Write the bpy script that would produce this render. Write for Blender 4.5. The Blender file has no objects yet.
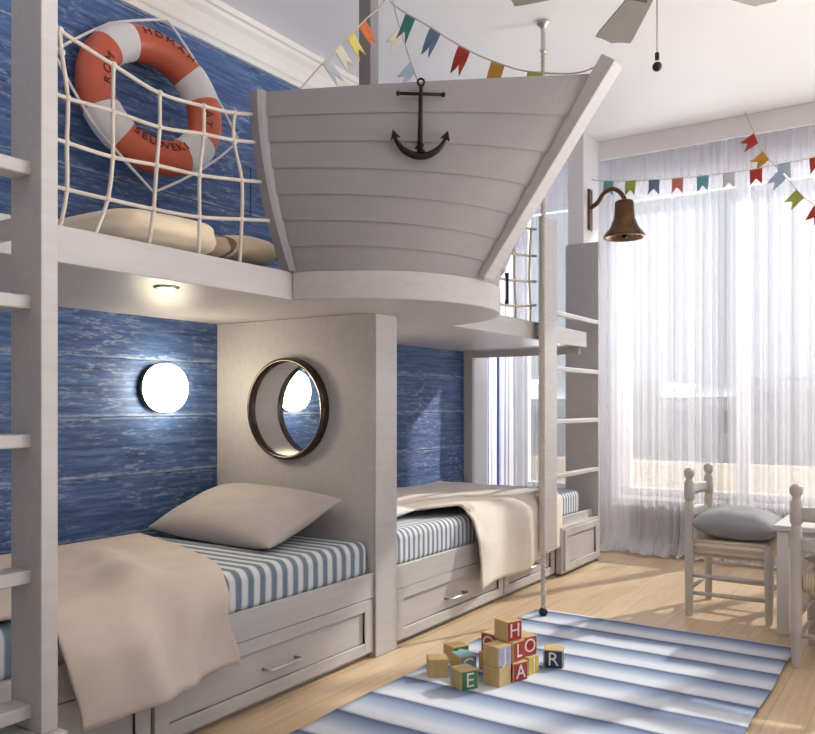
import bpy, bmesh, math, random
from mathutils import Vector, Matrix, noise
random.seed(7)
SC = bpy.context.scene
COL = SC.collection
PI = math.pi
V = Vector

# ------------------------------------------------------------------ helpers
def lin(c):
    return tuple(((v/255)/12.92 if v/255 <= .04045 else ((v/255+.055)/1.055)**2.4) for v in c) + (1.,)

class MB:
    """collects shapes in world coordinates and links them as ONE mesh object"""
    def __init__(s): s.bm = bmesh.new()
    def box(s, x0, x1, y0, y1, z0, z1, rot=None, at=None):
        vs = [V((x, y, z)) for x in (x0, x1) for y in (y0, y1) for z in (z0, z1)]
        if rot is not None:
            o = V(at); vs = [o + rot @ (v - o) for v in vs]
        b = [s.bm.verts.new(v) for v in vs]
        for f in ((0,1,3,2),(4,6,7,5),(0,4,5,1),(2,3,7,6),(0,2,6,4),(1,5,7,3)):
            s.bm.faces.new([b[i] for i in f])
        return s
    def tube(s, pts, r, n=8, closed=False, cap=True):
        pts = [V(p) for p in pts]; m = len(pts); rings = []
        rr = r if isinstance(r, (list, tuple)) else [r]*m
        up = None
        for i, p in enumerate(pts):
            if closed: t = pts[(i+1) % m] - pts[i-1]
            else: t = pts[min(i+1, m-1)] - pts[max(i-1, 0)]
            t.normalize()
            if up is None:
                up = t.orthogonal().normalized()
            else:
                up = (up - t*up.dot(t)).normalized()
            w = t.cross(up)
            rings.append([s.bm.verts.new(p + (up*math.cos(2*PI*k/n) + w*math.sin(2*PI*k/n))*rr[i]) for k in range(n)])
        for i in range(m if closed else m-1):
            a, b = rings[i], rings[(i+1) % m]
            sh = 0
            if closed and i == m-1:
                sh = min(range(n), key=lambda q: (a[0].co - b[q].co).length)
            for k in range(n):
                s.bm.faces.new((a[k], a[(k+1) % n], b[(k+1+sh) % n], b[(k+sh) % n]))
        if cap and not closed:
            s.bm.faces.new(rings[0][::-1]); s.bm.faces.new(rings[-1])
        return s
    def lathe(s, prof, o, axis=(0,0,1), n=24, cap=True):
        """prof: list of (radius, height) along axis"""
        ax = V(axis).normalized(); u = ax.orthogonal().normalized(); w = ax.cross(u); o = V(o)
        rings = [[s.bm.verts.new(o + ax*hh + (u*math.cos(2*PI*k/n) + w*math.sin(2*PI*k/n))*max(r, 1e-4)) for k in range(n)] for r, hh in prof]
        for a, b in zip(rings, rings[1:]):
            for k in range(n): s.bm.faces.new((a[k], a[(k+1) % n], b[(k+1) % n], b[k]))
        if cap:
            s.bm.faces.new(rings[0][::-1]); s.bm.faces.new(rings[-1])
        return s
    def grid(s, fn, nu, nv, wrapu=False):
        g = [[s.bm.verts.new(fn(i/nu, j/nv)) for j in range(nv+1)] for i in range(nu if wrapu else nu+1)]
        N = len(g)
        for i in range(N if wrapu else N-1):
            for j in range(nv):
                s.bm.faces.new((g[i][j], g[(i+1) % N][j], g[(i+1) % N][j+1], g[i][j+1]))
        return g
    def prism(s, poly, d):
        """poly: list of 3d points, extruded by vector d"""
        d = V(d)
        a = [s.bm.verts.new(V(p)) for p in poly]; b = [s.bm.verts.new(V(p)+d) for p in poly]
        n = len(a)
        s.bm.faces.new(a[::-1]); s.bm.faces.new(b)
        for i in range(n): s.bm.faces.new((a[i], a[(i+1) % n], b[(i+1) % n], b[i]))
        return s
    def ball(s, c, r, n=12, sc=(1,1,1)):
        prof = [(r*math.sin(PI*k/n), -r*math.cos(PI*k/n)) for k in range(n+1)]
        st = len(s.bm.verts)
        s.lathe(prof, (0,0,0), n=n*2, cap=False)
        s.bm.verts.ensure_lookup_table()
        for v in s.bm.verts[st:]:
            v.co = V((v.co.x*sc[0], v.co.y*sc[1], v.co.z*sc[2])) + V(c)
        return s
    def xform(s, M):
        for v in s.bm.verts: v.co = M @ v.co
        return s
    def build(s, name, mat, parent=None, smooth=False, bevel=0, seg=2, solid=0, sub=0, offset=0):
        bmesh.ops.remove_doubles(s.bm, verts=s.bm.verts, dist=1e-6)
        bmesh.ops.recalc_face_normals(s.bm, faces=s.bm.faces)
        off = V((0,0,0)); p = parent
        while p is not None: off += p.location; p = p.parent
        me = bpy.data.meshes.new(name)
        for v in s.bm.verts: v.co -= off
        s.bm.to_mesh(me); s.bm.free()
        if mat: me.materials.append(mat)
        if smooth:
            for f in me.polygons: f.use_smooth = True
        o = bpy.data.objects.new(name, me); COL.objects.link(o)
        if parent is not None: o.parent = parent
        if solid:
            m = o.modifiers.new('solid', 'SOLIDIFY'); m.thickness = solid; m.offset = offset
        if bevel:
            m = o.modifiers.new('bevel', 'BEVEL'); m.width = bevel; m.segments = seg; m.limit_method = 'ANGLE'; m.angle_limit = .7
            for f in me.polygons: f.use_smooth = True
            m.harden_normals = True
        if sub:
            m = o.modifiers.new('sub', 'SUBSURF'); m.levels = sub; m.render_levels = sub
        return o

def tag(o, label=None, cat=None, group=None, kind=None):
    if label: o['label'] = label
    if cat: o['category'] = cat
    if group: o['group'] = group
    if kind: o['kind'] = kind
    return o
def thing(name, label, cat, loc=(0,0,0), group=None):
    o = bpy.data.objects.new(name, None); COL.objects.link(o); o.location = loc
    o.empty_display_size = .1
    return tag(o, label, cat, group)
def dup(root, loc=None, rz=None, label=None):
    r = root.copy(); COL.objects.link(r)
    for ch in list(root.children):
        c = ch.copy(); COL.objects.link(c); c.parent = r
        for g in list(ch.children):
            d = g.copy(); COL.objects.link(d); d.parent = c
    if loc is not None: r.location = loc
    if rz is not None: r.rotation_euler = (0, 0, rz)
    if label: r['label'] = label
    return r
def text_bm(body, size, depth):
    cu = bpy.data.curves.new('t', 'FONT'); cu.body = body; cu.size = size; cu.extrude = depth
    cu.align_x = 'CENTER'; cu.align_y = 'CENTER'
    o = bpy.data.objects.new('t', cu); COL.objects.link(o)
    dg = bpy.context.evaluated_depsgraph_get(); dg.update()
    me = bpy.data.meshes.new_from_object(o.evaluated_get(dg))
    bpy.data.objects.remove(o); bpy.data.curves.remove(cu)
    mb = MB(); mb.bm.from_mesh(me); bpy.data.meshes.remove(me)
    return mb

# ------------------------------------------------------------------ materials
class NT:
    def __init__(s, name):
        s.m = bpy.data.materials.new(name); s.m.use_nodes = True
        s.t = s.m.node_tree; s.t.nodes.clear()
        s.out = s.t.nodes.new('ShaderNodeOutputMaterial')
    def n(s, typ, ins=None, **kw):
        nd = s.t.nodes.new('ShaderNode'+typ)
        for k, v in kw.items(): setattr(nd, k, v)
        for k, v in (ins or {}).items():
            if isinstance(v, bpy.types.NodeSocket): s.t.links.new(v, nd.inputs[k])
            else: nd.inputs[k].default_value = v
        return nd
    def math(s, op, a, b=0., c=0.):
        return s.n('Math', {0: a, 1: b, 2: c}, operation=op).outputs[0]
    def mix(s, fac, a, b, typ='MIX'):
        nd = s.n('Mix', data_type='RGBA', blend_type=typ)
        for i, v in ((0, fac), (6, a), (7, b)):
            if isinstance(v, bpy.types.NodeSocket): s.t.links.new(v, nd.inputs[i])
            else: nd.inputs[i].default_value = v
        return nd.outputs[2]
    def coord(s, scale=(1,1,1), rot=(0,0,0), loc=(0,0,0), kind='Object'):
        tc = s.n('TexCoord')
        return s.n('Mapping', {'Vector': tc.outputs[kind], 'Scale': scale, 'Rotation': rot, 'Location': loc}).outputs[0]
    def noise(s, vec, scale, detail=4, rough=.55):
        return s.n('TexNoise', {'Vector': vec, 'Scale': scale, 'Detail': detail, 'Roughness': rough}).outputs[0]
    def ramp(s, fac, stops):
        r = s.n('ValToRGB', {'Fac': fac}); e = r.color_ramp.elements
        while len(e) < len(stops): e.new(.5)
        for el, (p, c) in zip(e, stops): el.position = p; el.color = c
        return r.outputs[0]
    def done(s, base, rough=.5, metal=0., bump=None, bstr=.1, bdist=.01, **kw):
        p = s.n('BsdfPrincipled', {'Base Color': base, 'Roughness': rough, 'Metallic': metal})
        for k, v in kw.items(): p.inputs[k.replace('_', ' ')].default_value = v
        if bump is not None:
            b = s.n('Bump', {'Height': bump, 'Strength': bstr, 'Distance': bdist})
            s.t.links.new(b.outputs[0], p.inputs['Normal'])
        s.t.links.new(p.outputs[0], s.out.inputs[0]); return s.m

def plain(name, rgb, rough=.5, metal=0., var=.06, nscale=8, bstr=.05, bscale=60):
    t = NT(name); c = lin(rgb)
    v = t.noise(t.coord(), nscale)
    d = tuple(x*(1-var) for x in c[:3])+(1,); l = tuple(min(1, x*(1+var)) for x in c[:3])+(1,)
    col = t.ramp(v, [(.3, d), (.7, l)])
    return t.done(col, rough, metal, t.noise(t.coord(), bscale), bstr)

def fabric(name, rgb, var=.08, weave=500, rough=.9, bstr=.25):
    t = NT(name); c = lin(rgb); co = t.coord()
    v = t.noise(co, 6, 5)
    d = tuple(x*(1-var) for x in c[:3])+(1,); l = tuple(min(1, x*(1+var)) for x in c[:3])+(1,)
    col = t.ramp(v, [(.3, d), (.7, l)])
    w = t.noise(co, weave, 2)
    return t.done(col, rough, 0., w, bstr, .003, Sheen_Weight=.2)

def striped(name, rgb_a, rgb_b, period, duty=.5, axis=1, soft=.06, thin=None):
    t = NT(name); co = t.coord()
    sp = t.n('SeparateXYZ', {0: co}).outputs[axis]
    wob = t.math('MULTIPLY', t.noise(co, 5), .012)
    f = t.math('FRACT', t.math('DIVIDE', t.math('ADD', sp, wob), period))
    col = t.ramp(f, [(0, lin(rgb_a)), (duty-soft, lin(rgb_a)), (duty, lin(rgb_b)), (1-soft, lin(rgb_b)), (1, lin(rgb_a))])
    col = t.mix(.12, col, t.ramp(t.noise(co, 40, 5), [(.3, (.2,.2,.22,1)), (.7, (1,1,1,1))]), 'MULTIPLY')
    return t.done(col, .9, 0., t.noise(co, 400, 2), .2, .003)

M = {}
def mk_white():
    t = NT('painted_white_wood'); co = t.coord((6, .6, 6))
    a = t.noise(co, 6, 5); b = t.noise(t.coord(), 3)
    col = t.ramp(a, [(.25, lin((180,176,177))), (.75, lin((195,191,191)))])
    col = t.mix(.25, col, t.ramp(b, [(.3, lin((178,174,175))), (.7, lin((197,193,193)))]))
    return t.done(col, .42, 0., a, .04)
M['white'] = mk_white()
M['hull'] = plain('hull_grey_paint', (148,145,149), .45, 0, .03, 4, .04, 30)
M['chairpaint'] = plain('pale_chair_paint', (188,183,180), .5, 0, .08, 14, .06)
M['ceil'] = plain('ceiling_paint', (247,246,247), .8, 0, .01, 2, .02)
M['wallpaint'] = plain('wall_paint', (236,234,236), .75, 0, .015, 2, .03)
M['cornice'] = plain('cornice_paint', (238,232,226), .6, 0, .02, 2, .02)

def mk_blue():
    t = NT('worn_blue_planks')
    tc = t.n('TexCoord').outputs['Object']
    sp = t.n('SeparateXYZ', {0: tc})
    row = t.math('FLOOR', t.math('DIVIDE', sp.outputs[2], .286))
    rnd = t.n('TexWhiteNoise', {'W': row}, noise_dimensions='1D').outputs[0]
    # shift the grain per board
    sh = t.n('CombineXYZ', {0: 0., 1: t.math('MULTIPLY', rnd, 17.), 2: t.math('MULTIPLY', rnd, 5.)}).outputs[0]
    v = t.n('VectorMath', {0: tc, 1: sh}, operation='ADD').outputs[0]
    m1 = t.n('Mapping', {'Vector': v, 'Scale': (1, 1.6, 22)}).outputs[0]
    m2 = t.n('Mapping', {'Vector': v, 'Scale': (1, 4.0, 18)}).outputs[0]
    grain = t.noise(m1, 2.2, 8, .65)
    wear = t.noise(m2, 3.2, 9, .72)
    base = t.ramp(grain, [(.30, lin((46,64,102))), (.5, lin((70,102,156))), (.72, lin((114,143,188)))])
    tone = t.mix(t.math('MULTIPLY', rnd, .35), base, lin((50,70,112)))
    wm = t.ramp(wear, [(.53, (0,0,0,1)), (.60, (1,1,1,1))])
    big = t.ramp(t.noise(tc, 2.4, 3), [(.38, (.10,.10,.10,1)), (.66, (1,1,1,1))])
    fz = t.math('ABSOLUTE', t.math('SUBTRACT', t.math('FRACT', t.math('DIVIDE', sp.outputs[2], .286)), .5))
    edge = t.ramp(t.math('ADD', fz, t.math('MULTIPLY', t.math('SUBTRACT', wear, .5), .32)), [(.445, (0,0,0,1)), (.485, (1,1,1,1))])
    wfac = t.math('MAXIMUM', t.math('MULTIPLY', t.math('MULTIPLY', wm, big), .62), t.math('MULTIPLY', edge, .55))
    col = t.mix(wfac, tone, lin((176,192,218)))
    mid = t.ramp(t.math('ADD', t.math('ABSOLUTE', t.math('SUBTRACT', fz, .012)), t.math('MULTIPLY', t.math('SUBTRACT', grain, .45), .04)), [(.004, (1,1,1,1)), (.012, (0,0,0,1))])
    col = t.mix(t.math('MULTIPLY', mid, .5), col, lin((30,44,78)))
    dk = t.ramp(t.noise(m1, 5., 6, .7), [(.33, (1,1,1,1)), (.42, (0,0,0,1))])
    col = t.mix(t.math('MULTIPLY', dk, .55), col, lin((32,46,80)))
    return t.done(col, .6, 0., grain, .35, .006)
M['blue'] = mk_blue()

def mk_floor():
    t = NT('pale_oak_boards')
    co = t.coord((1,1,1), (0,0,PI/2))
    br = t.n('TexBrick', {'Vector': co, 'Scale': 1., 'Color1': lin((208,182,150)), 'Color2': lin((192,164,130)), 'Mortar': lin((150,116,84)),
                          'Mortar Size': .0022, 'Mortar Smooth': .2, 'Brick Width': 1.5, 'Row Height': .14, 'Bias': 0.}, offset=.37)
    g = t.noise(t.coord((14, .8, 1)), 4, 7, .6)
    col = t.mix(.5, br.outputs[0], t.ramp(g, [(.3, lin((184,154,120))), (.7, lin((224,202,172)))]), 'MIX')
    return t.done(col, t.math('ADD', .34, t.math('MULTIPLY', g, .12)), 0., br.outputs[1], .25, -.003)
M['oak'] = mk_floor()

def mk_rug():
    t = NT('striped_flatweave')
    tc = t.n('TexCoord').outputs['Object']; sp = t.n('SeparateXYZ', {0: tc})
    wob = t.math('MULTIPLY', t.math('SUBTRACT', t.noise(tc, 3, 3), .5), .012)
    f = t.math('FRACT', t.math('DIVIDE', t.math('ADD', t.math('SUBTRACT', sp.outputs[1], 2.0), wob), .2306))
    col = t.ramp(f, [(0, lin((170,180,200))), (.08, lin((212,217,228))), (.32, lin((208,215,227))), (.58, lin((164,178,202))),
                     (.82, lin((122,140,174))), (.955, lin((84,98,130))), (1, lin((114,128,158)))])
    v = t.n('Mapping', {'Vector': tc, 'Scale': (2, 120, 1)}).outputs[0]
    th = t.noise(v, 2, 3)
    col = t.mix(.18, col, t.ramp(th, [(.3, (.55,.58,.66,1)), (.7, (1,1,1,1))]), 'MULTIPLY')
    return t.done(col, .95, 0., th, .4, .003)
M['rug'] = mk_rug()

M['stripe_wide'] = striped('wide_ticking', (116,132,148), (216,220,224), .066, .5, 1, .14)
M['stripe_fine'] = striped('fine_ticking', (122,134,154), (226,228,234), .046, .45, 1, .12)
M['blanket'] = fabric('oatmeal_blanket', (206,190,178), .06)
M['blanket2'] = fabric('cream_blanket', (226,216,206), .05)
M['pillow'] = fabric('greige_linen', (180,170,168), .06)
M['cream'] = fabric('cream_quilt', (250,230,200), .05)
M['whitelinen'] = fabric('white_linen', (236,234,232), .03)
M['brownstripe'] = striped('brown_ticking', (140,110,92), (226,208,188), .03, .4)
M['cushion'] = fabric('grey_cushion_linen', (146,146,152), .10)
M['rope'] = fabric('cotton_rope', (204,194,184), .08, 200)
M['whiterope'] = fabric('white_rope', (236,234,234), .04, 200)
M['orange'] = plain('orange_ring_paint', (204,98,70), .4, 0, .10, 6, .08, 30)
M['ringband'] = fabric('white_ring_band', (226,224,226), .04)
M['letterbrown'] = plain('brown_lettering', (96,38,24), .6)
M['bronze'] = plain('aged_bronze', (104,78,56), .30, .92, .3, 12, .12, 40)
M['iron'] = plain('dark_iron', (40,30,28), .5, .6, .2, 20, .2, 60)
M['chrome'] = plain('brushed_nickel', (200,198,194), .28, .9, .05)
M['rimmetal'] = plain('dark_polished_rim', (84,76,72), .2, .95, .12, 10)
M['black'] = plain('black_plastic', (20,20,22), .4)
M['chairwhite'] = plain('table_paint', (212,208,206), .45, 0, .04)
M['radgrey'] = plain('radiator_grey', (112,112,118), .5, 0, .04)
M['fan'] = plain('fan_blade_paint', (160,152,144), .5, 0, .05)
M['fandark'] = plain('fan_metal', (92,86,82), .4, .6)
M['blockwood'] = plain('block_maple', (196,170,118), .55, 0, .14, 20, .1, 50)
M['rush'] = None
def mk_rush():
    t = NT('woven_rush'); co = t.coord((1, 1, 1))
    w = t.n('TexWave', {'Vector': co, 'Scale': 26., 'Distortion': 1.5, 'Detail': 2.}, wave_type='BANDS', bands_direction='Y').outputs[1]
    col = t.ramp(w, [(.1, lin((184,166,146))), (.6, lin((216,202,184)))])
    return t.done(col, .85, 0., w, .6, .004)
M['rush'] = mk_rush()

def emit(name, rgb, st):
    t = NT(name); e = t.n('Emission', {'Color': lin(rgb), 'Strength': st}); t.t.links.new(e.outputs[0], t.out.inputs[0]); return t.m
M['lampglass'] = emit('lit_opal_glass', (255,238,204), 17)
M['downlight'] = emit('lit_downlight', (255,240,214), 9)

def mk_sheer(name, rgb, op):
    t = NT(name); co = t.coord((40, 40, 1.))
    a = t.n('BsdfDiffuse', {'Color': lin(rgb)}); b = t.n('BsdfTranslucent', {'Color': lin(rgb)})
    m = t.n('MixShader', {0: .24, 1: a.outputs[0], 2: b.outputs[0]})
    tr = t.n('BsdfTransparent')
    fac = t.math('ADD', op-.07, t.math('MULTIPLY', t.noise(co, 3, 3), .14))
    o = t.n('MixShader', {0: fac, 1: tr.outputs[0], 2: m.outputs[0]})
    t.t.links.new(o.outputs[0], t.out.inputs[0]); return t.m
M['sheer_thin'] = mk_sheer('thin_voile', (236,238,246), .34)
M['sheer'] = mk_sheer('sheer_voile', (230,230,237), .60)
def mk_strcurt():
    t = NT('striped_drape'); co = t.coord()
    sp = t.n('SeparateXYZ', {0: co}).outputs[0]
    f = t.math('FRACT', t.math('DIVIDE', sp, .17))
    col = t.ramp(f, [(0, lin((236,232,236))), (.36, lin((232,230,238))), (.40, lin((44,58,110))), (.50, lin((44,58,110))), (.54, lin((196,198,222))), (.80, lin((222,222,236))), (.84, lin((120,130,170))), (.92, lin((236,236,242)))])
    a = t.n('BsdfDiffuse', {'Color': col}); b = t.n('BsdfTranslucent', {'Color': col})
    m = t.n('MixShader', {0: .5, 1: a.outputs[0], 2: b.outputs[0]})
    t.t.links.new(m.outputs[0], t.out.inputs[0]); return t.m
M['drape'] = mk_strcurt()
def mk_glass():
    t = NT('window_glass')
    tr = t.n('BsdfTransparent', {'Color': (.95,.97,.98,1)}); g = t.n('BsdfGlossy', {'Roughness': .02})
    fr = t.n('Fresnel', {'IOR': 1.3})
    o = t.n('MixShader', {0: fr.outputs[0], 1: tr.outputs[0], 2: g.outputs[0]})
    t.t.links.new(o.outputs[0], t.out.inputs[0]); return t.m
M['glass'] = mk_glass()
M['parapet'] = plain('balcony_render', (214,204,188), .8, 0, .06, 3)
M['extwhite'] = plain('white_render', (250,250,250), .8, 0, .01, 2)
M['extgrey'] = plain('pale_shutters', (212,214,220), .6, 0, .02)
M['ground'] = plain('terrace_paving', (206,198,186), .8, 0, .06, 2)

FLAGC = {'teal': (62,132,128), 'blue': (104,128,154), 'red': (176,60,46), 'ochre': (196,146,60), 'green': (160,172,74), 'orange': (224,120,66),
         'yellow': (232,214,112), 'ivory': (232,224,206), 'salmon': (206,124,110), 'pale blue': (176,196,214), 'pale grey': (206,208,214), 'aqua': (108,166,176), 'pale pink': (232,206,196)}
for k, c in FLAGC.items(): M['flag '+k] = fabric('bunting_'+k.replace(' ', '_'), c, .08)

# ------------------------------------------------------------------ room shell
XB, YW, ZC = -3.31, 6.65, 3.35       # plank wall, window wall, ceiling
def struct(o): o['kind'] = 'structure'; return o

struct(MB().box(-3.6, 3.0, -1.2, 6.9, -.12, 0).build('floor', M['oak']))
struct(MB().box(-3.6, 3.0, -1.2, 6.9, ZC, ZC+.12).build('ceiling', M['ceil']))
m = MB()
rows = 12; ph = .286
for i in range(rows):
    z0 = i*ph; z1 = min((i+1)*ph-.008, ZC)
    cuts = [-1.2] + sorted(random.uniform(-.5, 6.2) for _ in range(1 if i % 3 else 0)) + [YW]
    for a, b in zip(cuts, cuts[1:]):
        dx = random.uniform(-.003, .002)
        m.box(XB-.12, XB+dx, a+.0015, b-.0015, z0, z1)
m.box(XB-.14, XB-.012, -1.2, YW, 0, ZC)
struct(m.build('wall_back', M['blue'], bevel=.003, seg=1))

# window wall with two openings
W1 = (-2.25, 1.9, .45, 2.98); W2 = (-3.19, -2.52, .45, 2.98)
m = MB()
for x0, x1, z0, z1 in ((-3.43, W2[0], 0, ZC), (W2[1], W1[0], 0, ZC), (W1[1], 3.0, 0, ZC), (W2[0], W2[1], 0, .45), (W2[0], W2[1], 2.98, ZC), (W1[0], W1[1], 0, .45), (W1[0], W1[1], 2.98, ZC)):
    m.box(x0, x1, YW, YW+.2, z0, z1)
struct(m.build('wall_window', M['wallpaint']))
def window(name, W, mull, rails):
    x0, x1, z0, z1 = W; f = .06
    fr = MB()
    ya, yb = YW+.05, YW+.11
    fr.box(x0, x0+f, ya, yb, z0, z1); fr.box(x1-f, x1, ya, yb, z0, z1)
    fr.box(x0+f, x1-f, ya, yb, z0, z0+f); fr.box(x0+f, x1-f, ya, yb, z1-f, z1)
    for x in mull: fr.box(x-.045, x+.045, ya, yb, z0+f, z1-f)
    for z in rails:
        xs = [x0+f] + [q for x in mull for q in (x-.045, x+.045)] + [x1-f]
        for a, b in zip(xs[::2], xs[1::2]): fr.box(a, b, ya+.01, yb-.01, z-.02, z+.02)
    w = struct(fr.build(name, M['wallpaint']))
    MB().box(x0+f-.005, x1-f+.005, YW+.078, YW+.084, z0+f-.005, z1-f+.005).build('pane', M['glass'], w)
    MB().box(x0-.03, x1+.03, YW-.05, YW+.05, z0-.03, z0).build('sill', M['wallpaint'], w)
    return w
window('window_1', W1, (-1.30, -.40, .50, 1.40), ())
w2 = window('window_2', W2, (), ())
# balcony outside
struct(MB().box(-6, 6, 8.0, 8.15, -.1, .64).build('exterior_balcony_wall', M['parapet']))
struct(MB().box(-6, 6, 6.9, 8.15, -.2, -.1).build('exterior_ground', M['ground']))

for bx0, bx1, bz in ((-24., -15.4, 2.2), (-15.4, -11.3, 1.3), (-11.3, -8.6, 1.9), (-8.6, -5.9, 1.35), (-5.9, -1.0, 2.0), (-1.0, 8., 1.4)):
    eb = struct(MB().box(bx0, bx1, 30, 34, -1.5, bz).build('exterior_building', M['extwhite']))
    MB().box(bx0-.15, bx1+.15, 29.8, 34.2, bz, bz+.14).build('roof_slab', M['extwhite'], eb)
    n = int((bx1-bx0)/1.3)
    for q in range(n):
        xx = bx0+(bx1-bx0)*(q+.5)/n
        MB().box(xx-.32, xx+.32, 29.97, 30.02, bz-1.15, bz-.35).build('window_recess', M['extgrey'], eb)
# crown moulding along plank wall and pier at the end of the bunks
prof = [(0, 3.155), (.012, 3.155), (.018, 3.18), (.03, 3.19), (.038, 3.23), (.06, 3.27), (.085, 3.295), (.09, 3.315), (.105, 3.32), (.11, 3.35), (0, 3.35)]
m = MB(); m.prism([(XB+a, -1.2, z) for a, z in prof], (0, YW+1.2, 0)); struct(m.build('trim_1', M['cornice']))
struct(MB().box(-2.47, -2.34, 6.03, 6.36, 0, ZC).build('wall_pier', M['wallpaint'], bevel=.004))
struct(MB().box(XB-.02, -3.225, 5.875, 6.10, 0, ZC).build('wall_return', M['wallpaint']))
struct(MB().box(-2.338, 2.2, 6.365, 6.385, 3.195, ZC).build('trim_2', M['wallpaint'], bevel=.003))

# ------------------------------------------------------------------ bunk bed
bunk = thing('bunk_bed', 'white built-in double bunk with raised loft deck, porthole partition and storage drawers', 'bunk bed', (-2.8, 3.2, 0))
W_ = M['white']
def plate(name, *b, bev=.005, mat=None, par=bunk): return MB().box(*b).build(name, mat or W_, par, bevel=bev)
ZD0, ZD1 = 1.636, 1.752
plate('loft_deck', XB, -2.262, .62, 5.86, ZD0+.006, 1.70)
plate('fascia', -2.275, -2.25, .62, 5.86, ZD0, ZD1)
# bow platform, a rounded shelf that sticks out of the deck
cxp, cyp, rp = -2.35, 3.175, .655
poly = []
for k in range(49):
    a = -math.acos((-2.249-cxp)/rp) + 2*math.acos((-2.249-cxp)/rp)*k/48
    poly.append((cxp+rp*math.cos(a), cyp+rp*math.sin(a), ZD0-.002))
m = MB(); m.prism(poly, (0, 0, ZD1-ZD0+.003)); m.build('bow_platform', W_, bunk, bevel=.006)
# partition with the round opening
PY0, PY1 = 3.11, 3.285; pc = V((-2.785, 0, 1.18)); pr = .243
def holed(x0, x1, z0, z1, ya, yb):
    m = MB(); bm = m.bm
    angs = [2*PI*k/64 for k in range(64)] + [math.atan2(z-pc.z, x-pc.x) % (2*PI) for x in (x0, x1) for z in (z0, z1)]
    angs = sorted(set(round(a, 6) for a in angs)); R = []
    for a in angs:
        dx, dz = math.cos(a), math.sin(a)
        t = min([(x1-pc.x)/dx if dx > 1e-9 else (x0-pc.x)/dx if dx < -1e-9 else 1e9, (z1-pc.z)/dz if dz > 1e-9 else (z0-pc.z)/dz if dz < -1e-9 else 1e9])
        R.append([(pc.x+pr*dx, pc.z+pr*dz), (pc.x+t*dx, pc.z+t*dz)])
    vs = [[bm.verts.new((p[0], y, p[1])) for p in r for y in (ya, yb)] for r in R]
    n = len(vs)
    for i in range(n):
        a, b = vs[i], vs[(i+1) % n]
        bm.faces.new((a[0], b[0], b[2], a[2])); bm.faces.new((a[1], a[3], b[3], b[1]))
        bm.faces.new((a[0], a[1], b[1], b[0])); bm.faces.new((a[2], b[2], b[3], a[3]))
    return m
part = holed(XB, -2.25, 0, ZD0+.004, PY0, PY1).build('partition', W_, bunk)
for ya, sg in ((PY0, -1), (PY1, 1)):
    pf = [(pr-.004, 0), (pr-.005, .04), (pr+.001, .046), (pr+.010, .046), (pr+.017, .038), (pr+.019, 0)]
    o = MB().lathe(pf, (pc.x, ya, pc.z), (0, sg, 0), 64, cap=False).build('porthole_rim', M['rimmetal'], part, smooth=True)
    o['label'] = 'dark polished metal porthole rim'
# front stile cover and ceiling mast
plate('stile', -2.25, -2.238, PY0-.002, PY1+.002, 0, ZD0)
plate('mast', -2.335, -2.265, 3.10, 3.17, ZD1-.05, ZC, mat=plain('mast_grey', (138,132,135), .5, 0, .04))  # mast is one even grey, darker than the white bunk parts
# end board at the far end, rails and the two beds
plate('end_board', XB, -3.225, 5.835, 5.874, .30, ZD0+.004)
plate('head_rail', -3.225, -2.30, 5.83, 5.86, ZD0-.05, ZD0+.004)
plate('end_panel', -2.475, -2.205, 5.99, 6.028, 0, 2.46)
plate('guard_post', -2.30, -2.25, 1.385, 1.435, ZD1-.05, 2.42)
plate('corner_post', -2.21, -2.165, 4.895, 5.10, .24, 2.44)
plate('post_bracket', -2.262, -2.20, 4.95, 5.05, ZD0+.02, ZD1-.02)
def drawer(y0, y1, z0=.03, z1=.282, handle=True, xf=-2.25):
    st = .062 if handle else .055; e = .003; t = .02
    y0 += e; y1 -= e
    d = MB()
    d.box(xf-t, xf, y0, y0+st, z0, z1); d.box(xf-t, xf, y1-st, y1, z0, z1)
    d.box(xf-t, xf, y0+st, y1-st, z0, z0+st*.85); d.box(xf-t, xf, y0+st, y1-st, z1-st*.85, z1)
    d.box(xf-t, xf-.013, y0+st, y1-st, z0+st*.85, z1-st*.85)
    o = d.build('drawer', W_, bunk, bevel=.003)
    if handle:
        yc = (y0+y1)/2; hz = (z0+z1)/2-.012
        h = MB(); h.tube([(xf-.013, yc-.095, hz), (xf+.022, yc-.095, hz), (xf+.028, yc-.085, hz), (xf+.028, yc+.085, hz), (xf+.022, yc+.095, hz), (xf-.013, yc+.095, hz)], .007, 8)
        hh = h.build('handle', M['chrome'], o, smooth=True); hh['label'] = 'brushed metal bar handle'
def base(y0, y1):
    m = MB(); m.box(XB, -2.272, y0, y1, .022, .372); m.box(-2.272, -2.25, y0, y1, .285, .402); m.box(XB, -2.285, y0, y1, 0, .022)
    m.build('bed_base', W_, bunk, bevel=.004)
base(.62, PY0-.001); base(PY1+.001, 5.985)
drawer(.64, 1.815); drawer(1.825, 3.105)
drawer(3.295, 4.47); drawer(4.48, 5.26)
m = MB(); m.box(-2.25, -2.205, 5.27, 5.985, .02, .345); m.build('step_box', W_, bunk, bevel=.004)
drawer(5.30, 5.96, .04, .325, False, -2.19)
m = MB(); m.box(-2.25, -1.97, .62, 1.315, 0, .32); m.build('step_box', W_, bunk, bevel=.006)
# recessed downlight under the deck
dl = thing('recessed_downlight', 'small lit round downlight in the underside of loft deck above near bed', 'light', (-2.42, 2.02, ZD0+.004))
MB().lathe([(.028, -.006), (.046, -.006), (.048, 0), (.03, .002)], (-2.42, 2.02, ZD0+.006), n=32, cap=False).build('bezel', M['chrome'], dl, smooth=True)
MB().lathe([(.001, 0), (.03, 0), (.03, .002)], (-2.42, 2.02, ZD0+.001), n=24).build('diffuser', M['downlight'], dl)

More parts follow.
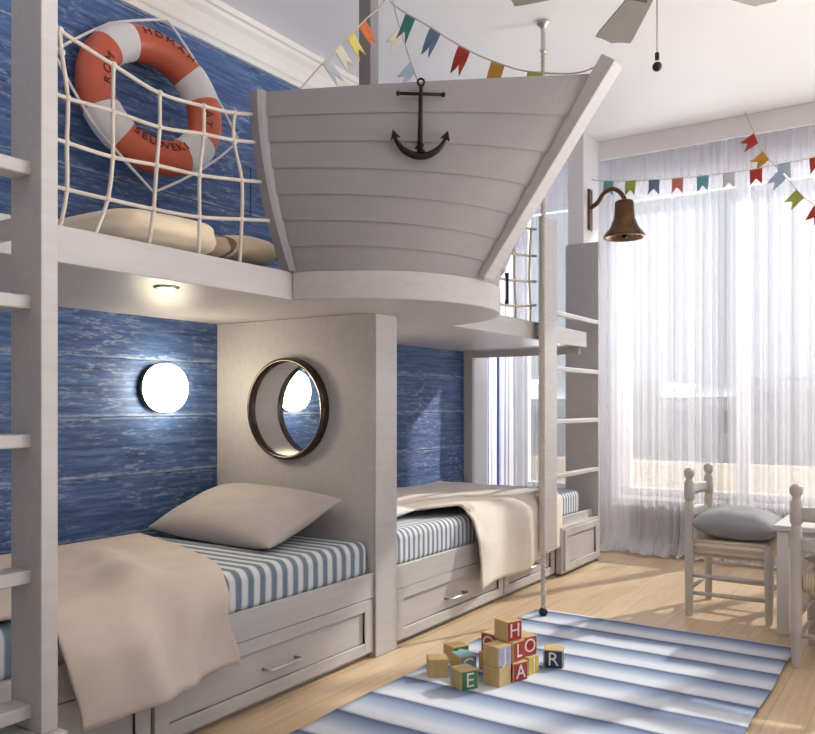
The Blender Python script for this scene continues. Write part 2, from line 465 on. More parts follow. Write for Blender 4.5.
# ------------------------------------------------------------------ ladders
ZR = [.374, .737, 1.103, 1.477, 1.838]
lad = thing('bunk_ladder', 'white wooden ladder with flat rungs beside the near bed', 'ladder', (-2.07, 1.0, .32))
for y0 in (.70, 1.253):
    MB().box(-2.145, -2.0, y0, y0+.05, .32, ZC-.001).build('side_rail', W_, lad, bevel=.004)
for z in ZR:
    MB().box(-2.125, -2.045, .745, 1.256, z-.019, z+.019).build('rung', W_, lad, bevel=.006)
for y0 in (.715, 1.265):
    MB().box(-2.252, -2.14, y0, y0+.025, ZD0+.03, ZD1-.03).build('hook_bracket', W_, lad, bevel=.003)
lad2 = thing('bunk_ladder', 'white ladder of five round-edged rungs at far end of bunk by curtains', 'ladder', (-2.2, 5.5, .345))
for z in (.707, 1.085, 1.452, 1.836):
    MB().box(-2.255, -2.205, 5.09, 5.995, z-.017, z+.017).build('rung', W_, lad2, bevel=.008)
MB().box(-2.258, -2.212, 5.105, 5.14, .40, 2.30).build('side_rail', W_, lad2, bevel=.004)
lad2['label'] = 'white ladder with short rungs at the far end of bunk, by the curtains'

# ------------------------------------------------------------------ boat bow
boat = thing('boat_bow', 'pale grey planked boat bow standing on the rounded loft shelf', 'boat', (-2.0, 3.15, ZD1))
def bez(a, b, c, t): return a*((1-t)**2) + b*(2*t*(1-t)) + c*(t*t)
YS = 3.16
def hull_pt(s, t):
    t = t - .42*t*(1-t)*s**1.3
    lo = bez(V((-2.25, 2.535)), V((-1.80, 2.60)), V((-1.70, YS)), s)
    hi = bez(V((-2.25, 2.345)), V((-1.62, 2.63)), V((-1.14, YS)), s)
    w = (1-(1-t)**1.9)*(1-s) + t*s
    p = lo.lerp(hi, w)
    zt = 2.440 + .015*s + .085*s*s
    return V((p.x, p.y, ZD1 + (zt-ZD1)*t))
def hull_n(s, t):
    e = .01
    a = hull_pt(min(1, s+e), t)-hull_pt(max(0, s-e), t); b = hull_pt(s, min(1, t+e))-hull_pt(s, max(0, t-e))
    return a.cross(b).normalized()
NS = 7
for side in (1, -1):
    m = MB(); nu = 28
    rows = []
    for k in range(NS):
        for tt, off in ((k/NS+.0005, .006), (k/NS+.006, .007), ((k+.5)/NS, .0045), ((k+1)/NS, .000)):
            rows.append((min(tt, 1), off))
    g = []
    for i in range(nu+1):
        s = i/nu
        g.append([m.bm.verts.new(hull_pt(s, t)+hull_n(s, t)*off) for t, off in rows])
        g[-1] += [m.bm.verts.new(hull_pt(s, t)-hull_n(s, t)*.02) for t in (1, .66, .33, 0)]
    L = len(g[0])
    for a, b in zip(g, g[1:]):
        for j in range(L): m.bm.faces.new((a[j], b[j], b[(j+1) % L], a[(j+1) % L]))
    m.bm.faces.new(g[0]); m.bm.faces.new(g[-1][::-1])
    if side < 0: m.xform(Matrix.Translation((0, 2*YS, 0)) @ Matrix.Scale(-1, 4, (0, 1, 0)))
    m.build('hull_side', M['hull'], boat)
    # rim strip at the aft edge
    m = MB(); pts = [hull_pt(0, t/14) for t in range(15)]
    for i in range(14): pass
    q = [[m.bm.verts.new(p+V(d)) for d in ((-.035, -.030, 0), (.012, -.034, 0), (.022, -.022, 0), (.022, .018, 0), (-.035, .018, 0))] for p in pts]
    q[-1] = q[-1]
    for a, b in zip(q, q[1:]):
        for j in range(5): m.bm.faces.new((a[j], a[(j+1) % 5], b[(j+1) % 5], b[j]))
    m.bm.faces.new(q[0][::-1]); m.bm.faces.new(q[-1])
    if side < 0: m.xform(Matrix.Translation((0, 2*YS, 0)) @ Matrix.Scale(-1, 4, (0, 1, 0)))
    m.build('aft_rib', M['hull'], boat)
# stem timber
a = V((-1.69, YS, ZD1)); b = V((-1.105, YS, 2.585)); d = (b-a).normalized(); nx = V((d.z, 0, -d.x))
m = MB(); w = .048
m.prism([a+nx*.034+V((0, -w, 0)), a+nx*.034+V((0, w, 0)), a-nx*.034+V((0, w, .0)), a-nx*.034+V((0, -w, 0))], (b-a))
for v in m.bm.verts: v.co.z = max(v.co.z, ZD1+.001)
m.build('stem', W_, boat, bevel=.006)

# anchor on the hull
sA, tA = .50, .72
def near(fn, target, n=60):
    best = None
    for i in range(n):
        for j in range(n):
            p = fn(i/n, j/n); q = (p-target).length
            if best is None or q < best[0]: best = (q, i/n, j/n)
    return best
_, sA, tA = near(hull_pt, V((-1.74, 2.732, 2.37)))
o_ = hull_pt(sA, tA); n_ = hull_n(sA, tA)
if n_.x < 0: n_ = -n_
e1 = (hull_pt(sA+.02, tA)-hull_pt(sA-.02, tA)); e1.z = 0; e1.normalize(); e2 = n_.cross(e1).normalized()
if e2.z < 0: e2 = -e2
AO = o_ + n_*.024 - V((0, 0, .030)) - e1*.018; KA = .78
def ap(u, v, w=0): return AO + e1*u*KA + e2*v*KA + n_*w
anc = thing('anchor', 'dark iron anchor hung on the pale boat bow', 'anchor', tuple(AO))
MB().tube([ap(0, -.185), ap(0, .10), ap(0, .15)], [.011, .008, .007], 10).build('shank', M['iron'], anc, smooth=True)
m = MB(); m.tube([ap(-.112, .108), ap(.112, .108)], .0065, 10)
for sgn in (-1, 1): m.ball(ap(.112*sgn, .108), .010, 8)
m.build('stock', M['iron'], anc, smooth=True)
m = MB(); m.tube([ap(.016*math.sin(2*PI*k/20), .164-.016*math.cos(2*PI*k/20)) for k in range(20)], .0045, 8, closed=True); m.build('ring', M['iron'], anc, smooth=True)
arm = [ap(.135*math.sin(x), -.056-.135*math.cos(x)) for x in [(-1.25+2.5*k/20) for k in range(21)]]
m = MB(); m.tube(arm, [.006+.009*math.cos((k-10)/10*PI/2) for k in range(21)], 10); m.build('arms', M['iron'], anc, smooth=True)
for sgn in (-1, 1):
    x = 1.25*sgn; tip = V((.135*math.sin(x), -.056-.135*math.cos(x))); dr = V((math.cos(x)*sgn, math.sin(x)*sgn)).normalized(); pr2 = V((-dr.y, dr.x))
    P = [tip+dr*.035, tip+pr2*.026-dr*.012, tip-dr*.004, tip-pr2*.026-dr*.012]
    m = MB(); m.prism([ap(p.x, p.y, -.008) for p in P], n_*.016); m.build('fluke', M['iron'], anc, bevel=.002)
m = MB(); m.tube([ap(.022*math.sin(k*.9)*1.0, -.172+.004*k, .014*math.cos(k*.9)+.004) for k in range(9)], .0045, 6); m.build('rope_lashing', M['iron'], anc, smooth=True)
# bolts that pin it to the planks
for v in (.09, -.12): MB().tube([ap(0, v, 0), ap(0, v, -.032)], .006, 8).build('fixing_pin', M['iron'], anc)

# ------------------------------------------------------------------ bedding
def mattress(name, y0, y1, z0, z1, x0, x1, mat, label):
    m = MB(); bv = .055
    nx, ny = 14, 30
    m.box(x0, x1, y0, y1, z0, z1)
    o = m.build(name, mat, None, bevel=.048, seg=5)
    tag(o, label, 'mattress'); return o
mt1 = mattress('mattress', .68, 3.108, .373, .552, -3.27, -2.275, M['stripe_wide'], 'blue-grey and white striped mattress on the near lower bed')
mt2 = mattress('mattress', 3.31, 5.80, .373, .565, -3.27, -2.275, M['stripe_fine'], 'thin-striped mattress on the far lower bunk, beyond the porthole partition')
mt3 = mattress('mattress', .75, 5.6, 1.702, 1.80, -3.25, -2.42, M['stripe_wide'], 'striped mattress low on the loft deck behind the rope net')

def pillow(name, mat, label, loc, w, l, h, rot, cat='pillow'):
    m = MB(); n = 22
    def prof(u): return max(0., 1-abs(u)**2.6)**.62
    for sg in (1, -1):
        def f(i, j):
            u, v = 2*i-1, 2*j-1
            x = u*w/2*(1-.07*(1-v*v)*abs(u)**3); y = v*l/2*(1-.07*(1-u*u)*abs(v)**3)
            k = prof(u)*prof(v)
            wr = noise.noise(V((u*1.7+loc[0]*7, v*1.7, sg)))*.10 + noise.noise(V((u*4, v*4+loc[1], sg*3)))*.05
            return V((x, y, sg*h/2*(k*(1+wr) + .0*k)))
        m.grid(f, n, n)
    # soft seam: sew the two faces
    bmesh.ops.remove_doubles(m.bm, verts=m.bm.verts, dist=1e-4)
    o = m.build(name, mat, None, smooth=True, sub=1)
    o.location = loc; o.rotation_euler = rot
    tag(o, label, cat); return o
pillow('pillow', M['pillow'], 'plump grey-beige pillow leaning against the porthole partition', (-2.83, 2.83, .672), .88, .53, .20, (math.radians(19), math.radians(1), math.radians(-2)))
pillow('pillow', M['whitelinen'], 'flat white pillow on the far lower bunk next to the partition', (-2.83, 3.56, .60), .80, .46, .11, (math.radians(4), 0, 0))

def cloth(name, mat, label, fn, nu, nv, th=.012):
    m = MB(); m.grid(fn, nu, nv)
    o = m.build(name, mat, None, smooth=True, solid=th, offset=1)
    tag(o, label, 'blanket'); return o
def sm(a, b, x):
    t = min(1, max(0, (x-a)/(b-a))); return t*t*(3-2*t)
def drape_section(s, xb, xf, zt, r, fall):
    """point on the cross section: s metres from the back edge; xf front face x, r edge radius"""
    L1 = (xf-r)-xb
    if s <= L1: return xb+s, zt, 0.
    q = (s-L1)/r
    if q < PI/2: return xf-r+r*math.sin(q), zt-r+r*math.cos(q), q/(PI/2)
    return xf, zt-r-(s-L1-r*PI/2), 1.
def bl1(u, v):
    xb, xf, zt, r = -3.2, -2.225, .568, .07
    Lmax = (xf-r-xb)+r*PI/2+.275
    s = v*Lmax
    x, z, k = drape_section(s, xb, xf, zt, r, 0)
    top = 1-k
    yr = 2.51 - .29*s - .12*min(s, 1)**3 + .30*max(0, s-.97) + .025*math.sin(s*16)*sm(.9, 1.1, s)
    yl = .86 + .56*sm(.80, .96, s) + .06*sm(1.0, 1.28, s)
    y = yl+(yr-yl)*u
    f = noise.noise(V((y*2.3, s*1.6, 3.1)))*.5+noise.noise(V((y*5.2+s*2, s*3, 1.7)))*.22
    ridge = math.exp(-((y-(2.18-.45*s)-.0)/.09)**2)
    z += (f*.026*sm(.1, .6, s)+.022*math.exp(-((y-1.30-.62*s)/.085)**2)*sm(.2, .5, s)+.010+ridge*.045*sm(.15, .5, s))*top
    hang = max(0., .568-z)
    fold = (.5+.5*math.sin(y*8.5-s*5.0))*.11+f*.06
    big = .045*math.exp(-((y-1.66-.22*(s-1.0))/.07)**2)+.035*math.exp(-((y-1.93+.25*(s-1.0))/.06)**2)
    x += k*(hang*.14*(.4+.6*u)+(fold*.7+big)*min(1, hang/.14)+.012)
    # bottom hem rises and dips
    if k >= 1: z += hang*(.18*math.sin((y-1.5)*5.2)*.5 + .08*sm(1.85, 2.15, y) )
    return V((x, y, z))
cloth('blanket', M['blanket'], 'oatmeal blanket draped over the front of the near lower bed', bl1, 84, 64)
def bl2(u, v):
    xb, xf, zt, r = -3.22, -2.232, .577, .06
    y = 3.40+u*(5.3-3.40)
    full = (xf-r-xb)+r*PI/2+.36-.05*sm(4.6, 5.2, y)
    Lm = .58 + .34*sm(3.55, 4.02, y) + (full-.92)*sm(4.0, 4.12, y)
    s = v*Lm
    x, z, k = drape_section(s, xb, xf, zt, r, 0)
    f = noise.noise(V((y*2.6, s*2.0, 9.1)))*.5+noise.noise(V((y*6, s*4, 2.2)))*.2
    z += (f*.04+.022+.03*math.exp(-((y-4.05)/.25)**2)*sm(.3,.8,s))*(1-k)
    hang = max(0., .585-z)
    x += k*(.006+(.5+.5*math.sin(y*9+s*2.0))*.055*min(1, hang/.2)*(1-sm(4.6, 4.88, y)))
    y += k*hang*(-.18+.18*sm(4.2, 4.8, y))
    return V((x, y, z))
cloth('blanket', M['blanket2'], 'cream blanket hanging over the front of the far lower bunk', bl2, 90, 60)
# loft bedding, seen through the net
def lump(name, mat, label, cat, c, sx, sy, sz, seed, p=3.0):
    m = MB()
    def f(i, j):
        a = 2*PI*i; b = PI*(j-.5)*.998
        ca, sa, cb, sb = math.cos(a), math.sin(a), math.cos(b), math.sin(b)
        e = lambda w, q: math.copysign(abs(w)**q, w)
        q = 2/p
        v = V((e(cb, q)*e(ca, q), e(cb, q)*e(sa, q), e(sb, .8)))
        n = 1+.07*noise.noise(v*1.8+V((seed, 0, 0)))+.04*noise.noise(v*4+V((0, seed, 0)))
        return V((c[0]+sx*v.x*n, c[1]+sy*v.y*n, c[2]+sz*v.z*n))
    m.grid(f, 44, 20, wrapu=True)
    bmesh.ops.remove_doubles(m.bm, verts=m.bm.verts, dist=1e-3)
    o = m.build(name, mat, None, smooth=True, sub=1); tag(o, label, cat); return o
lump('folded_quilt', M['cream'], 'folded cream quilt on the loft deck under the life ring', 'quilt', (-2.80, 2.10, 1.872), .385, .245, .074, 2., 4.5)
lump('pillow', M['cream'], 'rounded cream pillow on the loft deck just behind the boat bow', 'pillow', (-2.72, 2.56, 1.872), .31, .155, .074, 5., 2.5)
lump('folded_blanket', M['brownstripe'], 'thin brown-striped folded blanket between quilt and pillow on the loft', 'blanket', (-2.74, 2.382, 1.858), .32, .032, .062, 8.)

# ------------------------------------------------------------------ wall lamp
def wall_lamp(y, label):
    w = thing('wall_lamp', label, 'lamp', (XB, y, 1.285)); c = (XB, y, 1.285)
    MB().lathe([(.108, -.006), (.118, 0), (.120, .03), (.112, .036)], c, (1, 0, 0), 48).build('base', M['black'], w, smooth=True)
    MB().lathe([(.110, .034), (.121, .045), (.122, .085), (.114, .105), (.09, .116), (.05, .122), (.001, .123)], c, (1, 0, 0), 48).build('globe', M['lampglass'], w, smooth=True)
wall_lamp(2.70, 'lit round opal lamp on the blue planks above the near bed')
wall_lamp(3.66, 'lit round opal lamp in the far bunk, glimpsed through the porthole')

# ------------------------------------------------------------------ life ring
RC = V((-3.165, 2.558, 2.662)); yaw, pit = .17, .19
rn = V((math.cos(yaw)*math.cos(pit), -math.sin(yaw)*math.cos(pit), math.sin(pit)))
rt = V((math.sin(yaw), math.cos(yaw), 0)); ru = rn.cross(rt)
RR, rr = .288, .085
lr = thing('life_ring', 'orange and white life ring hanging on the blue planks behind the net', 'life ring', tuple(RC))
def tor(a, b, r): return RC + (rt*math.cos(a)+ru*math.sin(a))*(RR+r*math.cos(b)) + rn*(r*.92*math.sin(b))
m = MB(); bm = m.bm; g = [[bm.verts.new(tor(2*PI*i/72, 2*PI*j/24, rr)) for j in range(24)] for i in range(72)]
for i in range(72):
    for j in range(24): bm.faces.new((g[i][j], g[(i+1) % 72][j], g[(i+1) % 72][(j+1) % 24], g[i][(j+1) % 24]))
m.build('ring_body', M['orange'], lr, smooth=True)
for ac in (28, 122, 217, 311):
    m = MB(); bm = m.bm; A0 = math.radians(ac-15); A1 = math.radians(ac+15)
    g = []
    for i in range(13):
        a = A0+(A1-A0)*i/12; r = rr+(.0045 if 0 < i < 12 else .0)
        g.append([bm.verts.new(tor(a, 2*PI*j/24, r)) for j in range(24)])
    for x, y in zip(g, g[1:]):
        for j in range(24): bm.faces.new((x[j], y[j], y[(j+1) % 24], x[(j+1) % 24]))
    o = m.build('canvas_band', M['ringband'], lr, smooth=True); o['label'] = 'white canvas band'
# grab line through the four bands, slack between
knots = []
for k in range(4):
    for ang_, rad in ((28+91.5*k if k < 3 else 311, RR+rr+.006), ((75, 169.5, 264, 349.5)[k], RR+rr+.108)):
        a = math.radians(ang_); knots.append(RC+(rt*math.cos(a)+ru*math.sin(a))*rad+rn*.012)
pts = []
for a, b in zip(knots, knots[1:]+knots[:1]):
    sag = (RC-(a+b)*.5).normalized()*(-.006)
    pts += [a.lerp(b, q/8)+sag*math.sin(PI*q/8) for q in range(8)]
for p in pts: p.x = max(p.x, XB+.012)
MB().tube(pts, .0065, 8, closed=True).build('grab_line', M['whiterope'], lr, smooth=True)
def ring_text(word, amid, span, r0, up):
    m = MB(); n = len(word)
    for i, ch in enumerate(word):
        q = (i-(n-1)/2)/max(1, n-1)
        a = amid-span*q if up else amid+span*q
        b = math.radians(72 if r0 > 0 else 108)
        P = tor(a, b, rr+.001)
        rad = rt*math.cos(a)+ru*math.sin(a)
        N = (P-(RC+rad*RR)).normalized()
        tan = (ru*math.cos(a)-rt*math.sin(a))
        ex = -tan if up else tan
        ey = N.cross(ex).normalized()
        t = text_bm(ch, .062, .0015)
        M4 = Matrix((ex, ey, N)).transposed().to_4x4(); M4.translation = P
        t.xform(M4)
        t.build('letter', M['letterbrown'], lr)['label'] = 'dark brown painted letter '+ch
ring_text('HDMAH', math.radians(74), math.radians(44), 1, True)
ring_text('SELDVEKI', math.radians(-93), math.radians(58), -1, False)
ring_text('ROM', math.radians(169), math.radians(26), -1, True)
ring_text('AT', math.radians(-12), math.radians(12), -1, True)
# hanging hook behind the top
MB().tube([RC+ru*(RR+rr)*.98-rn*.02, V((XB+.006, RC.y+.0, RC.z+RR+.09))], .008, 8).build('hook', M['iron'], lr)

# ------------------------------------------------------------------ nets
def smooth_path(P, n=6):
    out = []; P = [V(p) for p in P]
    for i in range(len(P)-1):
        p0, p1, p2, p3 = P[max(i-1, 0)], P[i], P[i+1], P[min(i+2, len(P)-1)]
        for k in range(n):
            t = k/n
            out.append(.5*((2*p1)+(p2-p0)*t+(2*p0-5*p1+4*p2-p3)*t*t+(3*p1-p0-3*p2+p3)*t**3))
    out.append(P[-1]); return out
XN = -2.272
net = thing('rope_net', 'knotted rope safety net stretched between near ladder and boat bow', 'net', (XN, 1.9, ZD1))
H = [[(1.40,2.40),(1.481,2.359),(1.679,2.318),(1.867,2.286),(2.068,2.303),(2.224,2.325),(2.36,2.36)],
     [(1.40,2.16),(1.512,2.156),(1.676,2.166),(1.867,2.168),(2.068,2.2),(2.219,2.219),(2.37,2.25)],
     [(1.40,2.02),(1.509,2.017),(1.676,2.015),(1.854,2.032),(2.048,2.044),(2.262,2.075),(2.41,2.10)],
     [(1.40,1.872),(1.509,1.871),(1.657,1.873),(1.841,1.877),(2.048,1.89),(2.262,1.923),(2.46,1.954)]]
VV = [[(1.485,2.358),(1.491,2.292),(1.512,2.156),(1.509,2.017),(1.509,1.871),(1.485,1.745)],
      [(1.679,2.318),(1.676,2.166),(1.676,2.015),(1.657,1.873),(1.608,1.745)],
      [(1.867,2.286),(1.867,2.168),(1.854,2.032),(1.841,1.877),(1.82,1.745)],
      [(2.068,2.303),(2.068,2.2),(2.048,2.044),(2.048,1.89),(2.044,1.745)],
      [(2.224,2.325),(2.219,2.219),(2.262,2.075),(2.262,1.923),(2.251,1.745)]]
def net_cords(root, H, VV, x, r):
    for P in H: MB().tube(smooth_path([(x, y, z) for y, z in P]), r, 8).build('horizontal_cord', M['rope'], root, smooth=True)
    for P in VV:
        m = MB(); m.tube(smooth_path([(x, y, z) for y, z in P]), r, 8)
        for y, z in P[:-1]: m.ball((x, y, z), r*1.75, 6)
        m.build('vertical_cord', M['rope'], root, smooth=True)
net_cords(net, H, VV, XN, .0068)
net2 = thing('rope_net', 'rope net between the boat bow and far ladder post', 'net', (XN, 4.4, ZD1))
ys = [3.97, 4.20, 4.44, 4.68, 4.9]
def zz(y, z): return z-.05*math.sin(PI*(y-3.8)/1.2)
o = MB().tube([(XN+.012, 4.53, 1.83), (XN+.016, 4.53, 1.86), (XN+.016, 4.53, 1.99), (XN+.012, 4.53, 2.02)], [.014, .009, .009, .014], 8).build('clasp', M['iron'], net2, smooth=True); o['label'] = 'dark metal clasp'
net_cords(net2, [[(y, zz(y, z)) for y in [3.80]+ys+[4.99]] for z in (2.38, 2.2, 2.03, 1.87)],
          [[(y+.015*math.sin(z*9+y), zz(y, z)) for z in (2.38, 2.2, 2.03, 1.87)]+[(y, 1.745)] for y in ys], XN, .008)
# ------------------------------------------------------------------ bunting
def bunting(name, label, pts, flags, size, face, down=.5, r=.0035):
    """flags: list of (fraction, colour); face = horizontal direction the flags lie along is taken from the string"""
    path = smooth_path(pts, 10)
    root = thing(name, label, 'bunting', tuple(path[0]))
    MB().tube(path, r, 6).build('string', M['rope'], root, smooth=True)
    L = [0.]
    for a, b in zip(path, path[1:]): L.append(L[-1]+(b-a).length)
    for fr, colr in flags:
        d = fr*L[-1]; i = max(k for k in range(len(L)-1) if L[k] <= d)
        p = path[i].lerp(path[i+1], (d-L[i])/(L[i+1]-L[i])); t = (path[i+1]-path[i]).normalized()
        if t.z > 0 and abs(t.z) > .99: pass
        g = V(face).normalized(); dn = t.cross(g).normalized()
        if dn.z > 0: dn = -dn
        w, h = size; m = MB()
        dn = (dn*.7+V((0, 0, -1))*down).normalized()
        cur = random.uniform(-.01, .01)
        def q(u, v):   # u -1..1, v 0..1
            vv = v*h*(1-.40*(1-abs(u))*(1 if v > .99 else v))
            return p+t*u*w/2*(1-.06*v)+dn*vv+g*(cur*math.sin(u*2+v*3)*v*2)
        m.grid(lambda a, b: q(2*a-1, b), 8, 6)
        o = m.build('pennant', M['flag '+colr], root, smooth=True, solid=.002, offset=0)
        o['label'] = colr + ' swallowtail pennant'
    return root
apex = V((-2.20, 3.13, 3.13))
b1 = bunting('bunting_garland', 'bunting string from boat mast down to near side, orange and yellow pennants', [(-2.20, 3.13, 3.349), apex, (-2.21, 2.99, 2.975), (-2.19, 2.80, 2.80), (-2.16, 2.62, 2.63), (-2.13, 2.44, 2.455)],
        [(.40, 'orange'), (.52, 'yellow'), (.64, 'ivory'), (.76, 'pale grey')], (.075, .115), (.75, -.66, 0))
b2 = bunting('bunting_garland', 'bunting string from boat mast out to the stem tip, teal to ochre pennants', [(-2.19, 3.14, 3.349), apex+V((.012, 0, 0)), (-1.931, 3.11, 2.91), (-1.725, 3.11, 2.752), (-1.554, 3.12, 2.652), (-1.438, 3.13, 2.605), (-1.25, 3.15, 2.565), (-1.13, 3.16, 2.588)],
        [(.285, 'teal'), (.405, 'blue'), (.535, 'red'), (.665, 'ochre'), (.79, 'green')], (.070, .122), (.30, -.95, 0))
b3 = bunting('bunting_garland', 'short pale bunting string dropping from the ceiling behind the boat hull', [(-2.21, 3.16, 3.349), (-2.205, 3.20, 3.15), (-2.15, 3.28, 2.86), (-2.06, 3.38, 2.55), (-1.98, 3.50, 2.40)],
        [(.34, 'ivory'), (.50, 'pale blue'), (.64, 'pale pink')], (.06, .10), (.6, -.8, 0))
b4 = bunting('bunting_garland', 'bunting string running level across the sheer curtains beside the bell', [(-2.341, 6.2, 3.01), (-2.269, 6.2, 2.985), (-1.948, 6.2, 2.938), (-1.572, 6.2, 2.905), (-1.219, 6.2, 2.892), (-.953, 6.2, 2.90), (-.6, 6.2, 2.93), (.0, 6.2, 3.05), (.8, 6.2, 3.349)],
        [(.047, 'aqua'), (.102, 'green'), (.159, 'blue'), (.214, 'salmon'), (.271, 'aqua'), (.328, 'pale grey'), (.385, 'red'), (.442, 'pale blue'), (.505, 'red'), (.565, 'aqua'), (.63, 'green'), (.7, 'blue')], (.085, .115), (0, -1, 0))
b5 = bunting('bunting_garland', 'bunting string falling steeply from the ceiling across the curtains at right', [(-1.205, 6.3, 3.349), (-1.156, 6.3, 3.222), (-1.102, 6.3, 3.088), (-1.035, 6.3, 2.968), (-.903, 6.3, 2.785), (-.743, 6.3, 2.60), (-.45, 6.3, 2.44), (0., 6.3, 2.5), (.6, 6.3, 3.349)],
        [(.080, 'red'), (.135, 'ochre'), (.205, 'pale blue'), (.275, 'green'), (.338, 'red'), (.37, 'aqua'), (.45, 'ochre'), (.53, 'salmon')], (.085, .115), (0, -1, 0), .1)

# ------------------------------------------------------------------ bell
bell = thing('brass_bell', "aged brass ship's bell on a curved wall bracket beside the curtains", 'bell', (-2.34, 6.15, 2.665))
m = MB(); m.box(-2.342, -2.322, 6.112, 6.188, 2.585, 2.915); m.build('back_plate', M['bronze'], bell, bevel=.012)
bx = -2.055
arc = [(-2.33, 6.15, 2.765), (-2.27, 6.15, 2.800), (-2.22, 6.15, 2.865), (-2.15, 6.15, 2.890), (-2.09, 6.15, 2.855), (bx, 6.15, 2.800), (bx, 6.15, 2.765)]
MB().tube(smooth_path(arc, 6), .018, 10).build('bracket_arm', M['bronze'], bell, smooth=True)
pf = [(.001, 2.787), (.055, 2.787), (.070, 2.777), (.073, 2.755), (.077, 2.685), (.083, 2.640), (.092, 2.623), (.097, 2.617), (.097, 2.605), (.115, 2.570), (.145, 2.535), (.160, 2.512), (.160, 2.500), (.150, 2.495), (.135, 2.510), (.10, 2.555), (.07, 2.625), (.05, 2.755), (.001, 2.765)]
MB().lathe([(r, z) for r, z in pf], (bx, 6.15, 0), n=40, cap=False).build('bell_cup', M['bronze'], bell, smooth=True)
m = MB(); m.tube([(bx, 6.15, 2.765), (bx, 6.15, 2.515)], .006, 6); m.ball((bx, 6.15, 2.510), .022, 8); m.build('clapper', M['iron'], bell, smooth=True)

# ------------------------------------------------------------------ ceiling fan
fan = thing('ceiling_fan', 'grey-bladed ceiling fan with a hanging pull chain', 'fan', (-1.05, 3.59, ZC))
HC = V((-1.05, 3.59, 3.11))
MB().lathe([(.001, 3.352), (.075, 3.352), (.07, 3.31), (.02, 3.29), (.015, 3.22), (.05, 3.215)], (HC.x, HC.y, 0), n=32, cap=False).build('mount', M['fandark'], fan, smooth=True)
MB().lathe([(.001, 3.22), (.09, 3.22), (.115, 3.20), (.12, 3.13), (.10, 3.09), (.06, 3.07), (.05, 3.035), (.001, 3.03)], (HC.x, HC.y, 0), n=36, cap=False).build('motor_housing', M['fandark'], fan, smooth=True)
for k in range(5):
    ang = math.radians(126.5+72*k); d = V((math.cos(ang), math.sin(ang), 0)); w = V((-d.y, d.x, 0))
    tilt = .16
    def bp(r, u): return HC + d*r + w*u + V((0, 0, u*tilt-.005))
    pts = [(.16, -.052), (.40, -.074), (.60, -.092), (.645, -.092), (.65, -.06), (.662, -.03), (.68, 0), (.662, .03), (.65, .06), (.645, .092), (.60, .092), (.40, .074), (.16, .052)]
    m = MB(); m.prism([bp(r, u) for r, u in pts], (0, 0, .009)); b_ = m.build('blade', M['fan'], fan, bevel=.002)
    m = MB(); m.prism([bp(r, u)+V((0, 0, -.006)) for r, u in ((.09, -.02), (.17, -.018), (.23, -.035), (.23, .035), (.17, .018), (.09, .02))], (0, 0, .006)); m.build('blade_iron', M['fandark'], b_, bevel=.001)
m = MB(); m.tube([(HC.x+.004, HC.y-.02, 3.05), (HC.x+.004, HC.y-.02, 2.725)], .004, 6); ch = m.build('pull_chain', M['chrome'], fan)
m = MB(); m.ball((HC.x+.004, HC.y-.02, 2.690), .021, 10); m.tube([(HC.x+.004, HC.y-.02, 2.72), (HC.x+.004, HC.y-.02, 2.75)], .01, 8); m.build('pull_knob', M['black'], ch, smooth=True)

# ------------------------------------------------------------------ climbing rope
cr = thing('climbing_rope', 'long pale rope hanging from a ceiling hook down to a black ball on the rug', 'rope', (-1.865, 4.195, ZC))
m = MB(); m.lathe([(.001, 3.352), (.036, 3.352), (.036, 3.335), (.02, 3.325), (.014, 3.30), (.014, 3.20), (.02, 3.19), (.012, 3.17), (.001, 3.165)], (-1.865, 4.195, 0), n=20, cap=False); m.build('ceiling_hook', M['chrome'], cr, smooth=True)
m = MB(); n = 160
for s_ in range(3):
    m.tube([(-1.865+.0075*math.cos(k*.75+s_*2.094), 4.195+.0075*math.sin(k*.75+s_*2.094), 3.17-(3.17-.06)*k/(n*2)) for k in range(n*2+1)], .0075, 6)
m.build('twisted_rope', M['rope'], cr, smooth=True)
m = MB(); m.ball((-1.865, 4.195, .040), .026, 12); m.build('end_ball', M['black'], cr, smooth=True)

# ------------------------------------------------------------------ rug
m = MB()
def rugf(u, v):
    x = -1.96+u*1.365; y = 1.25+v*(4.325-1.25)
    return V((x+.004*math.sin(y*9), y+.006*noise.noise(V((x*4, v*2, 0))), .010+.0025*noise.noise(V((x*5, y*5, 4)))))
m.grid(rugf, 40, 80)
rug = m.build('rug', M['rug'], None, smooth=True, solid=.009, offset=-1); tag(rug, 'blue and white striped flat-woven rug on the oak floor', 'rug')

